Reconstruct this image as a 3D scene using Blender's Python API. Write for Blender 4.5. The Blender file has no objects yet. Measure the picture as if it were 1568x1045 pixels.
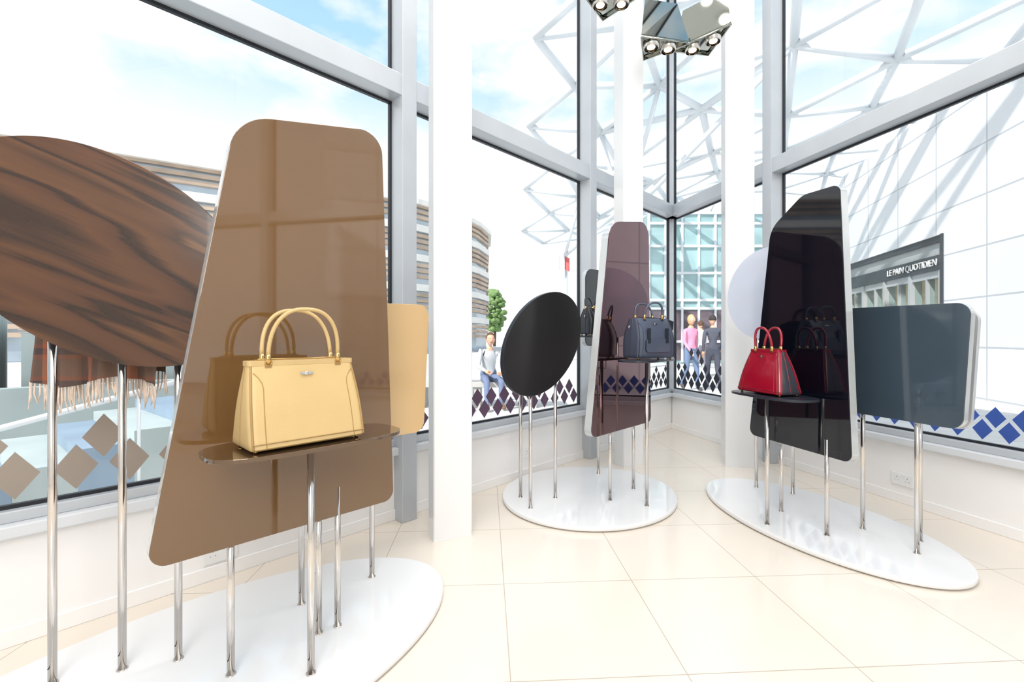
import bpy, math, random
from mathutils import Vector, Matrix
random.seed(7)
sc = bpy.context.scene
sc.view_settings.view_transform = 'Standard'
V = Vector

# ------------------------------------------------------------------ materials
def srgb(r, g, b):
    def c(x):
        x /= 255.0
        return x/12.92 if x <= 0.04045 else ((x+0.055)/1.055)**2.4
    return (c(r), c(g), c(b), 1)

def pmat(name, col, rough=0.5, metal=0.0, coat=0.0, spec=0.5, emit=None, estr=0, bump=None, var=None, alpha=None):
    m = bpy.data.materials.new(name); m.use_nodes = True
    nt = m.node_tree; b = nt.nodes['Principled BSDF']
    b.inputs['Base Color'].default_value = col
    b.inputs['Roughness'].default_value = rough
    b.inputs['Metallic'].default_value = metal
    b.inputs['Coat Weight'].default_value = coat
    b.inputs['Coat Roughness'].default_value = 0.03
    b.inputs['Specular IOR Level'].default_value = spec
    if emit:
        b.inputs['Emission Color'].default_value = emit
        b.inputs['Emission Strength'].default_value = estr
    if alpha is not None:
        b.inputs['Alpha'].default_value = alpha
    tc = nt.nodes.new('ShaderNodeTexCoord')
    if var:   # (scale, amount)
        n = nt.nodes.new('ShaderNodeTexNoise'); n.inputs['Scale'].default_value = var[0]
        nt.links.new(tc.outputs['Object'], n.inputs['Vector'])
        r = nt.nodes.new('ShaderNodeValToRGB')
        a = var[1]
        r.color_ramp.elements[0].position = .3; r.color_ramp.elements[1].position = .7
        r.color_ramp.elements[0].color = (col[0]*(1-a), col[1]*(1-a), col[2]*(1-a), 1)
        r.color_ramp.elements[1].color = (min(1, col[0]*(1+a)), min(1, col[1]*(1+a)), min(1, col[2]*(1+a)), 1)
        nt.links.new(n.outputs['Fac'], r.inputs['Fac']); nt.links.new(r.outputs['Color'], b.inputs['Base Color'])
    if bump:  # (scale, strength)
        n = nt.nodes.new('ShaderNodeTexNoise'); n.inputs['Scale'].default_value = bump[0]
        nt.links.new(tc.outputs['Object'], n.inputs['Vector'])
        bp = nt.nodes.new('ShaderNodeBump'); bp.inputs['Strength'].default_value = bump[1]; bp.inputs['Distance'].default_value = .002
        nt.links.new(n.outputs['Fac'], bp.inputs['Height']); nt.links.new(bp.outputs['Normal'], b.inputs['Normal'])
    return m

def glass_mat(name, tint=(1, 1, 1, 1), f0=.03, f1=.5):
    m = bpy.data.materials.new(name); m.use_nodes = True
    nt = m.node_tree; nt.nodes.clear()
    o = nt.nodes.new('ShaderNodeOutputMaterial'); mx = nt.nodes.new('ShaderNodeMixShader')
    t = nt.nodes.new('ShaderNodeBsdfTransparent'); t.inputs['Color'].default_value = tint
    g = nt.nodes.new('ShaderNodeBsdfGlossy'); g.inputs['Roughness'].default_value = 0.0
    lw = nt.nodes.new('ShaderNodeLayerWeight'); lw.inputs['Blend'].default_value = .5
    p = nt.nodes.new('ShaderNodeMath'); p.operation = 'POWER'; p.inputs[1].default_value = 5
    q = nt.nodes.new('ShaderNodeMath'); q.operation = 'MULTIPLY_ADD'; q.inputs[1].default_value = f1; q.inputs[2].default_value = f0
    nt.links.new(lw.outputs['Facing'], p.inputs[0]); nt.links.new(p.outputs[0], q.inputs[0])
    nt.links.new(q.outputs[0], mx.inputs[0]); nt.links.new(t.outputs[0], mx.inputs[1]); nt.links.new(g.outputs[0], mx.inputs[2])
    nt.links.new(mx.outputs[0], o.inputs[0])
    return m

def brick_mat(name, c1, c2, mortar, w, h, ms, rough, swap=None, offset=0.0, coat=0.0):
    m = pmat(name, c1, rough, coat=coat); nt = m.node_tree; b = nt.nodes['Principled BSDF']
    tc = nt.nodes.new('ShaderNodeTexCoord')
    br = nt.nodes.new('ShaderNodeTexBrick'); br.offset = offset; br.squash = 1
    br.inputs['Color1'].default_value = c1; br.inputs['Color2'].default_value = c2; br.inputs['Mortar'].default_value = mortar
    br.inputs['Scale'].default_value = 1; br.inputs['Mortar Size'].default_value = ms
    br.inputs['Mortar Smooth'].default_value = 0.1
    br.inputs['Brick Width'].default_value = w; br.inputs['Row Height'].default_value = h
    if swap:
        s = nt.nodes.new('ShaderNodeSeparateXYZ'); c = nt.nodes.new('ShaderNodeCombineXYZ')
        nt.links.new(tc.outputs['Object'], s.inputs[0]); nt.links.new(s.outputs['X'], c.inputs['X']); nt.links.new(s.outputs['Z'], c.inputs['Y'])
        nt.links.new(c.outputs[0], br.inputs['Vector'])
    else:
        nt.links.new(tc.outputs['Object'], br.inputs['Vector'])
    nt.links.new(br.outputs['Color'], b.inputs['Base Color'])
    return m

M = {}
M['wall'] = pmat('white_wall', (.90, .885, .87, 1), .6, var=(3, .01))
M['ceil'] = pmat('white_ceiling', (.88, .88, .87, 1), .7, var=(2, .01))
M['column'] = pmat('white_lacquer', (.80, .80, .80, 1), .18, coat=.3, var=(2, .01))
M['floor'] = brick_mat('cream_tile', (.78, .705, .615, 1), (.765, .69, .60, 1), (.50, .42, .34, 1), .63, .63, .0022, .15)
M['frame'] = pmat('aluminium_frame', srgb(188, 193, 198), .35, .2, var=(4, .03))
M['gasket'] = pmat('black_gasket', srgb(22, 26, 34), .4, var=(9, .1))
M['sill'] = pmat('white_sill', srgb(210, 213, 216), .3, var=(4, .02))
M['glass'] = glass_mat('window_glass')
M['tglass'] = glass_mat('balustrade_glass', (.8, .9, .88, 1))
M['chrome'] = pmat('chrome', (.70, .66, .62, 1), .12, 1.0, var=(8, .02))
M['platform'] = pmat('white_gloss_platform', (.81, .81, .81, 1), .12, coat=.4, var=(2, .01))
M['edge'] = pmat('pale_acrylic_edge', srgb(200, 203, 204), .1, .3, coat=.5, var=(5, .03))
M['brown'] = pmat('brown_lacquer', srgb(108, 79, 47), .05, 0, coat=.9, var=(1.5, .03))
M['shelf'] = pmat('bronze_shelf', srgb(96, 74, 52), .05, .35, coat=1, var=(3, .04))
M['tan'] = pmat('tan_lacquer', srgb(204, 170, 120), .12, 0, coat=.8, var=(2, .03))
M['black'] = pmat('black_satin', srgb(33, 33, 34), .35, 0, var=(4, .1))
M['navy'] = pmat('midnight_lacquer', srgb(10, 12, 22), .04, 0, coat=.4, var=(2, .1))
M['maroon'] = pmat('maroon_mirror', srgb(112, 84, 88), .02, .96, coat=.3, var=(2, .04))
M['slate'] = pmat('slate_lacquer', srgb(60, 73, 84), .12, 0, coat=.7, var=(2, .04))
M['lav'] = pmat('lavender_lacquer', srgb(212, 219, 235), .12, 0, coat=.7, var=(2, .02))
M['yel'] = pmat('cream_yellow_leather', srgb(196, 168, 116), .45, bump=(350, .25), var=(6, .03))
M['yeld'] = pmat('yellow_leather_edge', srgb(158, 126, 76), .5, bump=(350, .2), var=(6, .04))
M['red'] = pmat('red_leather', srgb(152, 10, 38), .2, coat=.7, bump=(200, .15), var=(6, .05))
M['redd'] = pmat('dark_red_leather', srgb(120, 10, 30), .3, coat=.4, bump=(200, .15), var=(6, .05))
M['gus'] = pmat('charcoal_leather', srgb(58, 60, 68), .2, coat=.6, bump=(200, .15), var=(6, .05))
M['blue'] = pmat('slate_leather', srgb(72, 80, 98), .32, coat=.3, bump=(250, .2), var=(6, .06))
M['blued'] = pmat('dark_slate_leather', srgb(32, 36, 47), .35, coat=.3, bump=(250, .2), var=(6, .06))
M['gold'] = pmat('gold_hardware', srgb(205, 170, 110), .15, 1.0, var=(9, .03))
M['white'] = pmat('white_plastic', (.85, .85, .84, 1), .3, var=(5, .01))
M['hole'] = pmat('socket_hole', (.02, .02, .02, 1), .5, var=(5, .1))
M['steel'] = pmat('white_painted_steel', srgb(225, 230, 234), .4, var=(1, .03))
M['mirror'] = pmat('mirror_steel', srgb(176, 178, 170), .04, 1.0, var=(2, .06))
M['bulb'] = pmat('spot_bulb', (1, .9, .7, 1), .4, emit=(1, .66, .36, 1), estr=3, var=(4, .01))
M['down'] = pmat('downlight_lens', (1, 1, 1, 1), .4, emit=(1, .95, .88, 1), estr=8, var=(4, .01))

# walnut
m = pmat('walnut', srgb(96, 54, 28), .2, coat=.2); nt = m.node_tree; b = nt.nodes['Principled BSDF']
tc = nt.nodes.new('ShaderNodeTexCoord')
mp0 = nt.nodes.new('ShaderNodeMapping'); mp0.inputs['Rotation'].default_value = (0, math.radians(-25), 0)
nt.links.new(tc.outputs['Object'], mp0.inputs['Vector'])
mp = nt.nodes.new('ShaderNodeMapping'); mp.inputs['Scale'].default_value = (.6, .6, 4.8); mp.inputs['Location'].default_value = (.3, 0, 1.35)
nt.links.new(mp0.outputs[0], mp.inputs['Vector'])
n1 = nt.nodes.new('ShaderNodeTexNoise'); n1.inputs['Scale'].default_value = 1.0; n1.inputs['Detail'].default_value = 2.8; n1.inputs['Distortion'].default_value = .7
nt.links.new(mp.outputs[0], n1.inputs['Vector'])
r1 = nt.nodes.new('ShaderNodeValToRGB')
cr = r1.color_ramp
cr.elements[0].position = .26; cr.elements[0].color = srgb(40, 25, 16)
cr.elements[1].position = .76; cr.elements[1].color = srgb(122, 86, 54)
for p, c in ((.37, (50, 31, 19)), (.42, (86, 54, 31)), (.48, (74, 45, 26)), (.50, (42, 26, 16)), (.53, (56, 34, 20)), (.56, (92, 60, 35)), (.61, (80, 51, 30)), (.64, (58, 37, 22)), (.67, (104, 70, 42))):
    e = cr.elements.new(p); e.color = srgb(*c)
mpf = nt.nodes.new('ShaderNodeMapping'); mpf.inputs['Scale'].default_value = (3, 3, 110); nt.links.new(mp0.outputs[0], mpf.inputs['Vector'])
nf = nt.nodes.new('ShaderNodeTexNoise'); nf.inputs['Scale'].default_value = 1.0; nt.links.new(mpf.outputs[0], nf.inputs['Vector'])
ad = nt.nodes.new('ShaderNodeMath'); ad.operation = 'MULTIPLY_ADD'; ad.inputs[1].default_value = .045
nt.links.new(nf.outputs['Fac'], ad.inputs[0])
sb_ = nt.nodes.new('ShaderNodeMath'); sb_.operation = 'SUBTRACT'; sb_.inputs[1].default_value = .0225
nt.links.new(n1.outputs['Fac'], sb_.inputs[0]); nt.links.new(sb_.outputs[0], ad.inputs[2])
nt.links.new(ad.outputs[0], r1.inputs['Fac']); nt.links.new(r1.outputs['Color'], b.inputs['Base Color'])
M['walnut'] = m

# plaid scarf
m = pmat('plaid_wool', srgb(90, 70, 60), .9); nt = m.node_tree; b = nt.nodes['Principled BSDF']
tc = nt.nodes.new('ShaderNodeTexCoord')
w1 = nt.nodes.new('ShaderNodeTexWave'); w1.inputs['Scale'].default_value = 1.9; w1.bands_direction = 'X'
w2 = nt.nodes.new('ShaderNodeTexWave'); w2.inputs['Scale'].default_value = 2.6; w2.bands_direction = 'Z'
for w in (w1, w2): nt.links.new(tc.outputs['Object'], w.inputs['Vector'])
ra = nt.nodes.new('ShaderNodeValToRGB'); ra.color_ramp.interpolation = 'CONSTANT'; ra.color_ramp.elements[0].color = srgb(104, 84, 72); ra.color_ramp.elements[1].position = .6; ra.color_ramp.elements[1].color = srgb(76, 68, 68)
e = ra.color_ramp.elements.new(.9); e.color = srgb(160, 94, 66)
rb = nt.nodes.new('ShaderNodeValToRGB'); rb.color_ramp.interpolation = 'CONSTANT'; rb.color_ramp.elements[0].color = srgb(116, 88, 72); rb.color_ramp.elements[1].position = .55; rb.color_ramp.elements[1].color = srgb(140, 84, 62)
e = rb.color_ramp.elements.new(.9); e.color = srgb(72, 64, 66)
nt.links.new(w1.outputs['Fac'], ra.inputs['Fac']); nt.links.new(w2.outputs['Fac'], rb.inputs['Fac'])
mxx = nt.nodes.new('ShaderNodeMix'); mxx.data_type = 'RGBA'; mxx.inputs[0].default_value = .5
nt.links.new(ra.outputs[0], mxx.inputs[6]); nt.links.new(rb.outputs[0], mxx.inputs[7]); nt.links.new(mxx.outputs[2], b.inputs['Base Color'])
M['plaid'] = m
M['fringe'] = pmat('wool_fringe', srgb(226, 208, 192), .9, var=(30, .2))

# ------------------------------------------------------------------ mesh builder
class MB:
    def __init__(s): s.v = []; s.f = []; s.mi = []; s.sm = []; s.mats = []
    def idx(s, m):
        if m not in s.mats: s.mats.append(m)
        return s.mats.index(m)
    def add(s, vs, fs, mat, smooth=False):
        o = len(s.v); s.v += [tuple(v) for v in vs]; i = s.idx(mat)
        for f in fs:
            s.f.append([o+k for k in f]); s.mi.append(i); s.sm.append(smooth)
    def box(s, c, size, mat, rot=None):
        hx, hy, hz = size[0]/2, size[1]/2, size[2]/2
        vs = [V((x, y, z)) for x in (-hx, hx) for y in (-hy, hy) for z in (-hz, hz)]
        if rot is not None: vs = [rot @ v for v in vs]
        s.add([v+V(c) for v in vs], [(0, 1, 3, 2), (4, 6, 7, 5), (0, 4, 5, 1), (2, 3, 7, 6), (0, 2, 6, 4), (1, 5, 7, 3)], mat)
    def prism(s, pts, off, mf, ms=None, mb=None, smooth=False):
        n = len(pts); off = V(off)
        a = [V(p) for p in pts]; b = [p+off for p in a]
        s.add(a+b, [tuple(range(n))], mf)
        o = len(s.v)-2*n
        s.f.append([o+n+k for k in reversed(range(n))]); s.mi.append(s.idx(mb or mf)); s.sm.append(False)
        i = s.idx(ms or mf)
        for k in range(n):
            j = (k+1) % n
            s.f.append([o+k, o+n+k, o+n+j, o+j]); s.mi.append(i); s.sm.append(smooth)
    def tube(s, pts, r, mat, seg=10, cap=True):
        pts = [V(p) for p in pts]; n = len(pts)
        rr = r if isinstance(r, (list, tuple)) else [r]*n
        vs = []; fs = []
        t = (pts[1]-pts[0]).normalized()
        up = V((0, 0, 1)) if abs(t.z) < .9 else V((1, 0, 0))
        nrm = t.cross(up).normalized()
        for i, p in enumerate(pts):
            if i == 0: t = pts[1]-pts[0]
            elif i == n-1: t = pts[-1]-pts[-2]
            else: t = (pts[i+1]-pts[i]).normalized()+(pts[i]-pts[i-1]).normalized()
            t.normalize()
            nrm = (nrm-t*nrm.dot(t)).normalized(); bn = t.cross(nrm)
            for k in range(seg):
                a = 2*math.pi*k/seg
                vs.append(p+(nrm*math.cos(a)+bn*math.sin(a))*rr[i])
        for i in range(n-1):
            for k in range(seg):
                k2 = (k+1) % seg
                fs.append((i*seg+k, i*seg+k2, (i+1)*seg+k2, (i+1)*seg+k))
        s.add(vs, fs, mat, True)
        if cap:
            o = len(s.v)-n*seg; i = s.idx(mat)
            s.f.append([o+k for k in reversed(range(seg))]); s.mi.append(i); s.sm.append(False)
            s.f.append([o+(n-1)*seg+k for k in range(seg)]); s.mi.append(i); s.sm.append(False)
    def ball(s, c, rad, mat, seg=16, rings=10, rot=None, fn=None):
        vs = []; fs = []
        for i in range(rings+1):
            ph = math.pi*i/rings
            for k in range(seg):
                th = 2*math.pi*k/seg
                p = V((math.sin(ph)*math.cos(th), math.sin(ph)*math.sin(th), math.cos(ph)))
                if fn: p = fn(p)
                p = V((p.x*rad[0], p.y*rad[1], p.z*rad[2]))
                if rot is not None: p = rot @ p
                vs.append(p+V(c))
        for i in range(rings):
            for k in range(seg):
                k2 = (k+1) % seg
                fs.append((i*seg+k, (i+1)*seg+k, (i+1)*seg+k2, i*seg+k2))
        s.add(vs, fs, mat, True)
    def loft(s, rings, mat, smooth=True, capb=True, capt=True, mfun=None):
        n = len(rings[0]); o = len(s.v)
        for r in rings: s.v += [tuple(p) for p in r]
        for i in range(len(rings)-1):
            for k in range(n):
                k2 = (k+1) % n
                s.f.append([o+i*n+k, o+i*n+k2, o+(i+1)*n+k2, o+(i+1)*n+k])
                mm = mfun(i, k) if mfun else mat
                s.mi.append(s.idx(mm)); s.sm.append(smooth)
        if capb: s.f.append([o+k for k in reversed(range(n))]); s.mi.append(s.idx(mat)); s.sm.append(False)
        if capt: s.f.append([o+(len(rings)-1)*n+k for k in range(n)]); s.mi.append(s.idx(mat)); s.sm.append(False)
    def obj(s, name, parent=None, bevel=0, mat4=None, recalc=True, bseg=2):
        me = bpy.data.meshes.new(name); me.from_pydata(s.v, [], s.f)
        for m in s.mats: me.materials.append(m)
        for p, mi, sm in zip(me.polygons, s.mi, s.sm): p.material_index = mi; p.use_smooth = sm
        if recalc:
            import bmesh
            bm = bmesh.new(); bm.from_mesh(me); bmesh.ops.recalc_face_normals(bm, faces=bm.faces); bm.to_mesh(me); bm.free()
        me.update()
        o = bpy.data.objects.new(name, me); sc.collection.objects.link(o)
        if mat4 is not None: o.matrix_world = mat4
        if bevel:
            bv = o.modifiers.new('bevel', 'BEVEL'); bv.width = bevel; bv.segments = bseg; bv.limit_method = 'ANGLE'; bv.angle_limit = math.radians(50)
            bv.harden_normals = False
        if parent:
            o.parent = parent; o.matrix_parent_inverse = PINV[parent.name]
        return o

PINV = {}
def empty(name, loc):
    e = bpy.data.objects.new(name, None); e.location = loc; e.empty_display_size = .1
    sc.collection.objects.link(e); PINV[e.name] = Matrix.Translation(-V(loc)); return e

def fillet(pts, seg=8):
    out = []; n = len(pts)
    for i in range(n):
        p = V(pts[i][:2]); r = pts[i][2]
        a = V(pts[i-1][:2]); c = V(pts[(i+1) % n][:2])
        if r <= 0: out.append(p); continue
        da = (a-p).normalized(); dc = (c-p).normalized()
        ang = da.angle(dc); d = min(r/math.tan(ang/2), (a-p).length*.48, (c-p).length*.48)
        p0 = p+da*d; p1 = p+dc*d
        rr = d*math.tan(ang/2)
        cen = p+(da+dc).normalized()*(rr/math.sin(ang/2))
        v0 = p0-cen; v1 = p1-cen
        tot = v0.angle(v1); sgn = 1 if (v0.x*v1.y-v0.y*v1.x) > 0 else -1
        for k in range(seg+1):
            t = sgn*tot*k/seg
            out.append(cen+V((v0.x*math.cos(t)-v0.y*math.sin(t), v0.x*math.sin(t)+v0.y*math.cos(t))))
    return out

# ------------------------------------------------------------------ room frames
S1, C1 = .6907, .7232          # left wall direction
dL = V((S1, C1, 0)); nL = V((C1, -S1, 0))
S2, C2 = .2553, .9669
dR = V((S2, -C2, 0)); nR = V((-C2, -S2, 0))
COR = V((2.12, 6.06, 0))
H = 6.0
def WL(u, z, off=0): return COR - dL*u + nL*off + V((0, 0, z))
def WR(u, z, off=0): return COR + dR*u + nR*off + V((0, 0, z))
def wbox(mb, W, u0, u1, z0, z1, o0, o1, mat):
    vs = [W(u, z, o) for u in (u0, u1) for z in (z0, z1) for o in (o0, o1)]
    mb.add(vs, [(0, 1, 3, 2), (4, 6, 7, 5), (0, 4, 5, 1), (2, 3, 7, 6), (0, 2, 6, 4), (1, 5, 7, 3)], mat)

LL, LR = 12.5, 9.35
SILL = .48; TZ0, TZ1 = 2.765, 2.905
for nm, W, L in (('wall_left', WL, LL), ('wall_right', WR, LR)):
    mb = MB(); wbox(mb, W, 0, L, 0, SILL-.05, -.12, .02, M['wall']); mb.obj(nm)
    mb = MB(); wbox(mb, W, .05, L, .0, .07, .021, .034, M['wall']); mb.obj('baseboard_'+nm[5:], bevel=.003)
for nm, W, L in (('trim_1', WL, LL), ('trim_2', WR, LR)):
    mb = MB(); wbox(mb, W, 0, L, SILL-.05, SILL, -.10, .075, M['sill']); mb.obj(nm, bevel=.006)
mull = {'L': [0.0, 2.02, 4.16, 6.35, 8.5, 10.6, LL], 'R': [0.0, 1.72, 4.35, 6.9, LR]}
for nm, W, key, L in (('trim_3', WL, 'L', LL), ('trim_4', WR, 'R', LR)):
    mb = MB()
    for u in mull[key]:
        w = .055 if u > 0 else .045
        d = .12 if u > 0 else .05
        wbox(mb, W, u-w, u+w, 0, H, -.05, d, M['frame'])
    wbox(mb, W, 0, L, TZ0, TZ1, -.05, .11, M['frame'])
    wbox(mb, W, 0, L, SILL, SILL+.045, -.05, .03, M['frame'])
    wbox(mb, W, 0, L, H-.1, H, -.05, .05, M['frame'])
    mb.obj(nm, bevel=.004)
wn = 1
for W, key in ((WL, 'L'), (WR, 'R')):
    ms = mull[key]
    for i in range(len(ms)-1):
        a, b_ = ms[i]+.055, ms[i+1]-.055
        mb = MB()
        for z0, z1 in ((SILL+.045, TZ0), (TZ1, H-.1)):
            mb.add([W(a, z0, -.02), W(b_, z0, -.02), W(b_, z1, -.02), W(a, z1, -.02)], [(0, 1, 2, 3)], M['glass'])
            g = .016
            wbox(mb, W, a, b_, z0, z0+g, -.03, -.008, M['gasket']); wbox(mb, W, a, b_, z1-g, z1, -.03, -.008, M['gasket'])
            wbox(mb, W, a, a+g, z0, z1, -.03, -.008, M['gasket']); wbox(mb, W, b_-g, b_, z0, z1, -.03, -.008, M['gasket'])
        mb.obj('window_%d' % wn); wn += 1
tri = [WL(0, 0), WL(LL, 0), WR(LR, 0)]
FM = Matrix.Translation((-.0045, 1.584, 0)) @ Matrix.Rotation(math.radians(3.2), 4, 'Z')
FI = FM.inverted()
mb = MB(); P = [FI @ p for p in tri]; mb.prism([P[0], P[2], P[1]], (0, 0, -.06), M['floor']); mb.obj('floor', mat4=FM)
mb = MB(); P = [p+V((0, 0, H)) for p in (WL(-.1, 0, -.1), WL(LL+.1, 0, -.1), WR(LR+.1, 0, -.1))]; mb.prism([P[0], P[2], P[1]], (0, 0, .2), M['ceil']); mb.obj('ceiling')
A, B = WL(LL, 0), WR(LR, 0)
mb = MB(); mb.box(((A.x+B.x)/2, (A.y+B.y)/2-.08, H/2), (B.x-A.x, .15, H), M['wall']); mb.obj('wall_back')

def column(cx, cy, w, d, ang, name='column'):
    mb = MB(); R = Matrix.Rotation(ang, 3, 'Z')
    pts = fillet([(-w/2, -d/2, .012), (w/2, -d/2, .012), (w/2, d/2, .012), (-w/2, d/2, .012)], 4)
    P = [R @ V((p.x, p.y, 0))+V((cx, cy, 0)) for p in pts]
    mb.prism(P, (0, 0, H), M['column'])
    P = [R @ V((p.x*1.02, p.y*1.02, 0))+V((cx, cy, 0)) for p in pts]
    mb.prism(P, (0, 0, .012), M['column'])
    mb.obj(name)
column(-.378, 2.78, .235, .17, math.radians(21))
column(1.10, 4.30, .22, .17, math.radians(21))
column(2.13, 4.30, .25, .2, math.radians(-14))

def decal(name, W, u0, u1, colf, rows, pitch, hh, cornerside=None):
    mb = MB()
    n = int((u1-u0)/pitch)
    for r in range(rows):
        for i in range(n+1):
            u = u0+pitch*(i+.5+(r % 2)*.5)
            if u+pitch/2 > u1: continue
            sc_ = 1.0
            if r == 0: pass
            elif r == 1:
                if random.random() < .12: continue
            else:
                if random.random() < .45+.1*(r-2): continue
                sc_ = .8
            z = SILL+.045+.02+hh/2+r*hh*.56
            a, b2 = pitch*.40*sc_, hh*.44*sc_
            mb.add([W(u-a, z, -.012), W(u, z-b2, -.012), W(u+a, z, -.012), W(u, z+b2, -.012)], [(0, 1, 2, 3)], colf)
    mb.obj(name)
DT = pmat('decal_taupe', srgb(150, 138, 126), .5, var=(3, .05)); DP = pmat('decal_plum', srgb(92, 68, 92), .5, var=(3, .1))
DK = pmat('decal_black', srgb(36, 36, 50), .5, var=(3, .1)); DB = pmat('decal_blue', srgb(48, 80, 156), .5, var=(3, .1))
decal('window_decal', WL, 4.24, 8.4, DT, 2, .175, .215)
decal('window_decal', WL, 2.10, 4.08, DP, 2, .15, .17)
decal('window_decal', WL, .08, 1.94, DK, 3, .13, .15)
decal('window_decal', WR, .08, 1.64, DK, 5, .13, .17)
decal('window_decal', WR, 1.80, 6.8, DB, 2, .13, .15)

def socket(W, u, z, off=.02):
    mb = MB()
    wbox(mb, W, u-.073, u+.073, z-.043, z+.043, off, off+.009, M['white'])
    for s in (-.036, .036):
        for du, dz, w, h in ((0, .014, .004, .006), (-.011, -.008, .005, .003), (.011, -.008, .005, .003)):
            wbox(mb, W, u+s+du-w/2, u+s+du+w/2, z+dz-h/2, z+dz+h/2, off+.009, off+.0105, M['hole'])
        wbox(mb, W, u+s*.45-.005, u+s*.45+.005, z+.022, z+.034, off+.009, off+.013, M['white'])
    mb.obj('wall_socket', bevel=.001)
socket(WL, (6.06-2.297)*1.383, .125)
socket(WL, (6.06-3.93)*1.383, .20)
socket(WR, (6.06-3.3)*1.034, .17)

# ------------------------------------------------------------------ display stands
def platform(par, c, a, b_, d):
    d = V(d); n = V((-d.y, d.x, 0)); mb = MB(); N = 120
    def ring(s, z): return [V(c)+d*((a+s)*math.cos(2*math.pi*k/N))+n*((b_+s)*math.sin(2*math.pi*k/N))+V((0, 0, z)) for k in range(N)]
    mb.loft([ring(-.06, .0), ring(-.06, .008), ring(-.003, .008), ring(0, .012), ring(0, .033), ring(-.004, .037)], M['platform'])
    o = mb.obj('platform', par)
PT = .037
def post(mb, x, y, z1, r=.0122):
    mb.tube([(x, y, PT), (x, y, z1)], r, M['chrome'], 20)
    mb.tube([(x, y, PT), (x, y, PT+.002), (x, y, PT+.003)], [r*1.4, r*1.4, r*1.1], M['chrome'], 20)
    mb.ball((x-.2*r, y-r, PT+.055), (.0022, .0022, .0022), M['gasket'], 8, 6)
def panel(par, name, O, d, n, pts, mf, thick=.045, me=None, seg=10):
    """pts (u,z,r) rounded outline in the panel plane; slab goes backwards"""
    d = V(d); n = V(n); P = fillet(pts, seg)
    W3 = [V(O)+d*p.x+V((0, 0, p.y)) for p in P]
    mb = MB(); me = me or M['edge']
    mb.prism(W3, -n*.006, mf, mf)
    W4 = [p-n*.006 for p in W3]
    mb.prism(W4, -n*(thick-.006), me, me, mf)
    return mb.obj(name, par, bevel=.0015)
def oval(par, name, O, d, n, cu, cz, a, b_, ang, mf, thick=.03, me=None):
    d = V(d); n = V(n); N = 120; mb = MB(); P = []
    for k in range(N):
        t = 2*math.pi*k/N; x = a*math.cos(t); z = b_*math.sin(t)
        P.append(V(O)+d*(cu+x*math.cos(ang)-z*math.sin(ang))+V((0, 0, cz+x*math.sin(ang)+z*math.cos(ang))))
    mb.prism(P, -n*thick, mf, me or M['edge'], mf)
    return mb.obj(name, par, bevel=.002)
def shelf(par, c, d, L, D, z, mat):
    d = V(d); n = V((d.y, -d.x, 0)); N = 96; mb = MB(); P = []
    for k in range(N):
        t = 2*math.pi*k/N; ct, st = math.cos(t), math.sin(t); e = .62
        x = L/2*math.copysign(abs(ct)**e, ct); y = D/2*math.copysign(abs(st)**e, st)
        P.append(V((c[0], c[1], z))+d*x+n*y)
    mb.prism(P, (0, 0, -.014), mat); mb.obj('shelf', par, bevel=.002)

def PL(a, Y): return V((a+.955*Y, Y, 0))
def PR(c, Y): return V((c-.264*Y, Y, 0))
POLY_L = [(-.02, .485, .05), (.841, .485, .045), (.782, 2.09, .085), (.225, 1.965, .17)]

# ---- left stand
E1 = empty('display_stand', (-1.08, 1.62, 0))
platform(E1, (-1.085, 1.62, 0), .97, .52, dL)
panel(E1, 'brown_panel', PL(-2.44, 1.40), dL, nL, POLY_L, M['brown'], .045)
dO = V((.946, .324, 0)); nO = V((.324, -.946, 0)); OO = V((-1.55, 1.50, 0))
ow = oval(E1, 'walnut_oval_panel', OO, dO, nO, .165, 1.48, .49, .33, math.radians(-32.7), M['walnut'], .028, M['gasket'])
panel(E1, 'tan_panel', PL(-2.78, 1.95), dL, nL, [(0, .71, .06), (.65, .70, .06), (.685, 1.375, .06), (.0, 1.36, .06)], M['tan'], .03, M['chrome'])
mb = MB()
for x, y, z in ((-1.545, 1.53, 1.3), (-1.366, 1.595, 1.3), (-1.206, 1.645, 1.17), (PL(-2.45, 1.79).x-.02, 1.79, .6), (PL(-2.45, 1.829).x, 1.835, .6),
                (-.918, 1.985, 1.0), (-.957, 2.246, .9), (-.68, 2.21, 1.0)):
    post(mb, x, y, z)
SC = PL(-2.2, 1.575)
post(mb, SC.x, SC.y, .84)
q = PL(-2.46, 1.56); post(mb, q.x, q.y+.01, .6)
mb.tube([(-1.206, 1.69, 1.225), (-1.86, 1.72, 1.225)], .009, M['chrome'], 14)
mb.tube([(-1.366, 1.595, 1.22), (-1.366, 1.70, 1.225)], .007, M['chrome'], 10)
mb.obj('support_posts', E1)
shelf(E1, (SC.x, SC.y), dL, .64, .30, .85, M['shelf'])
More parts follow.
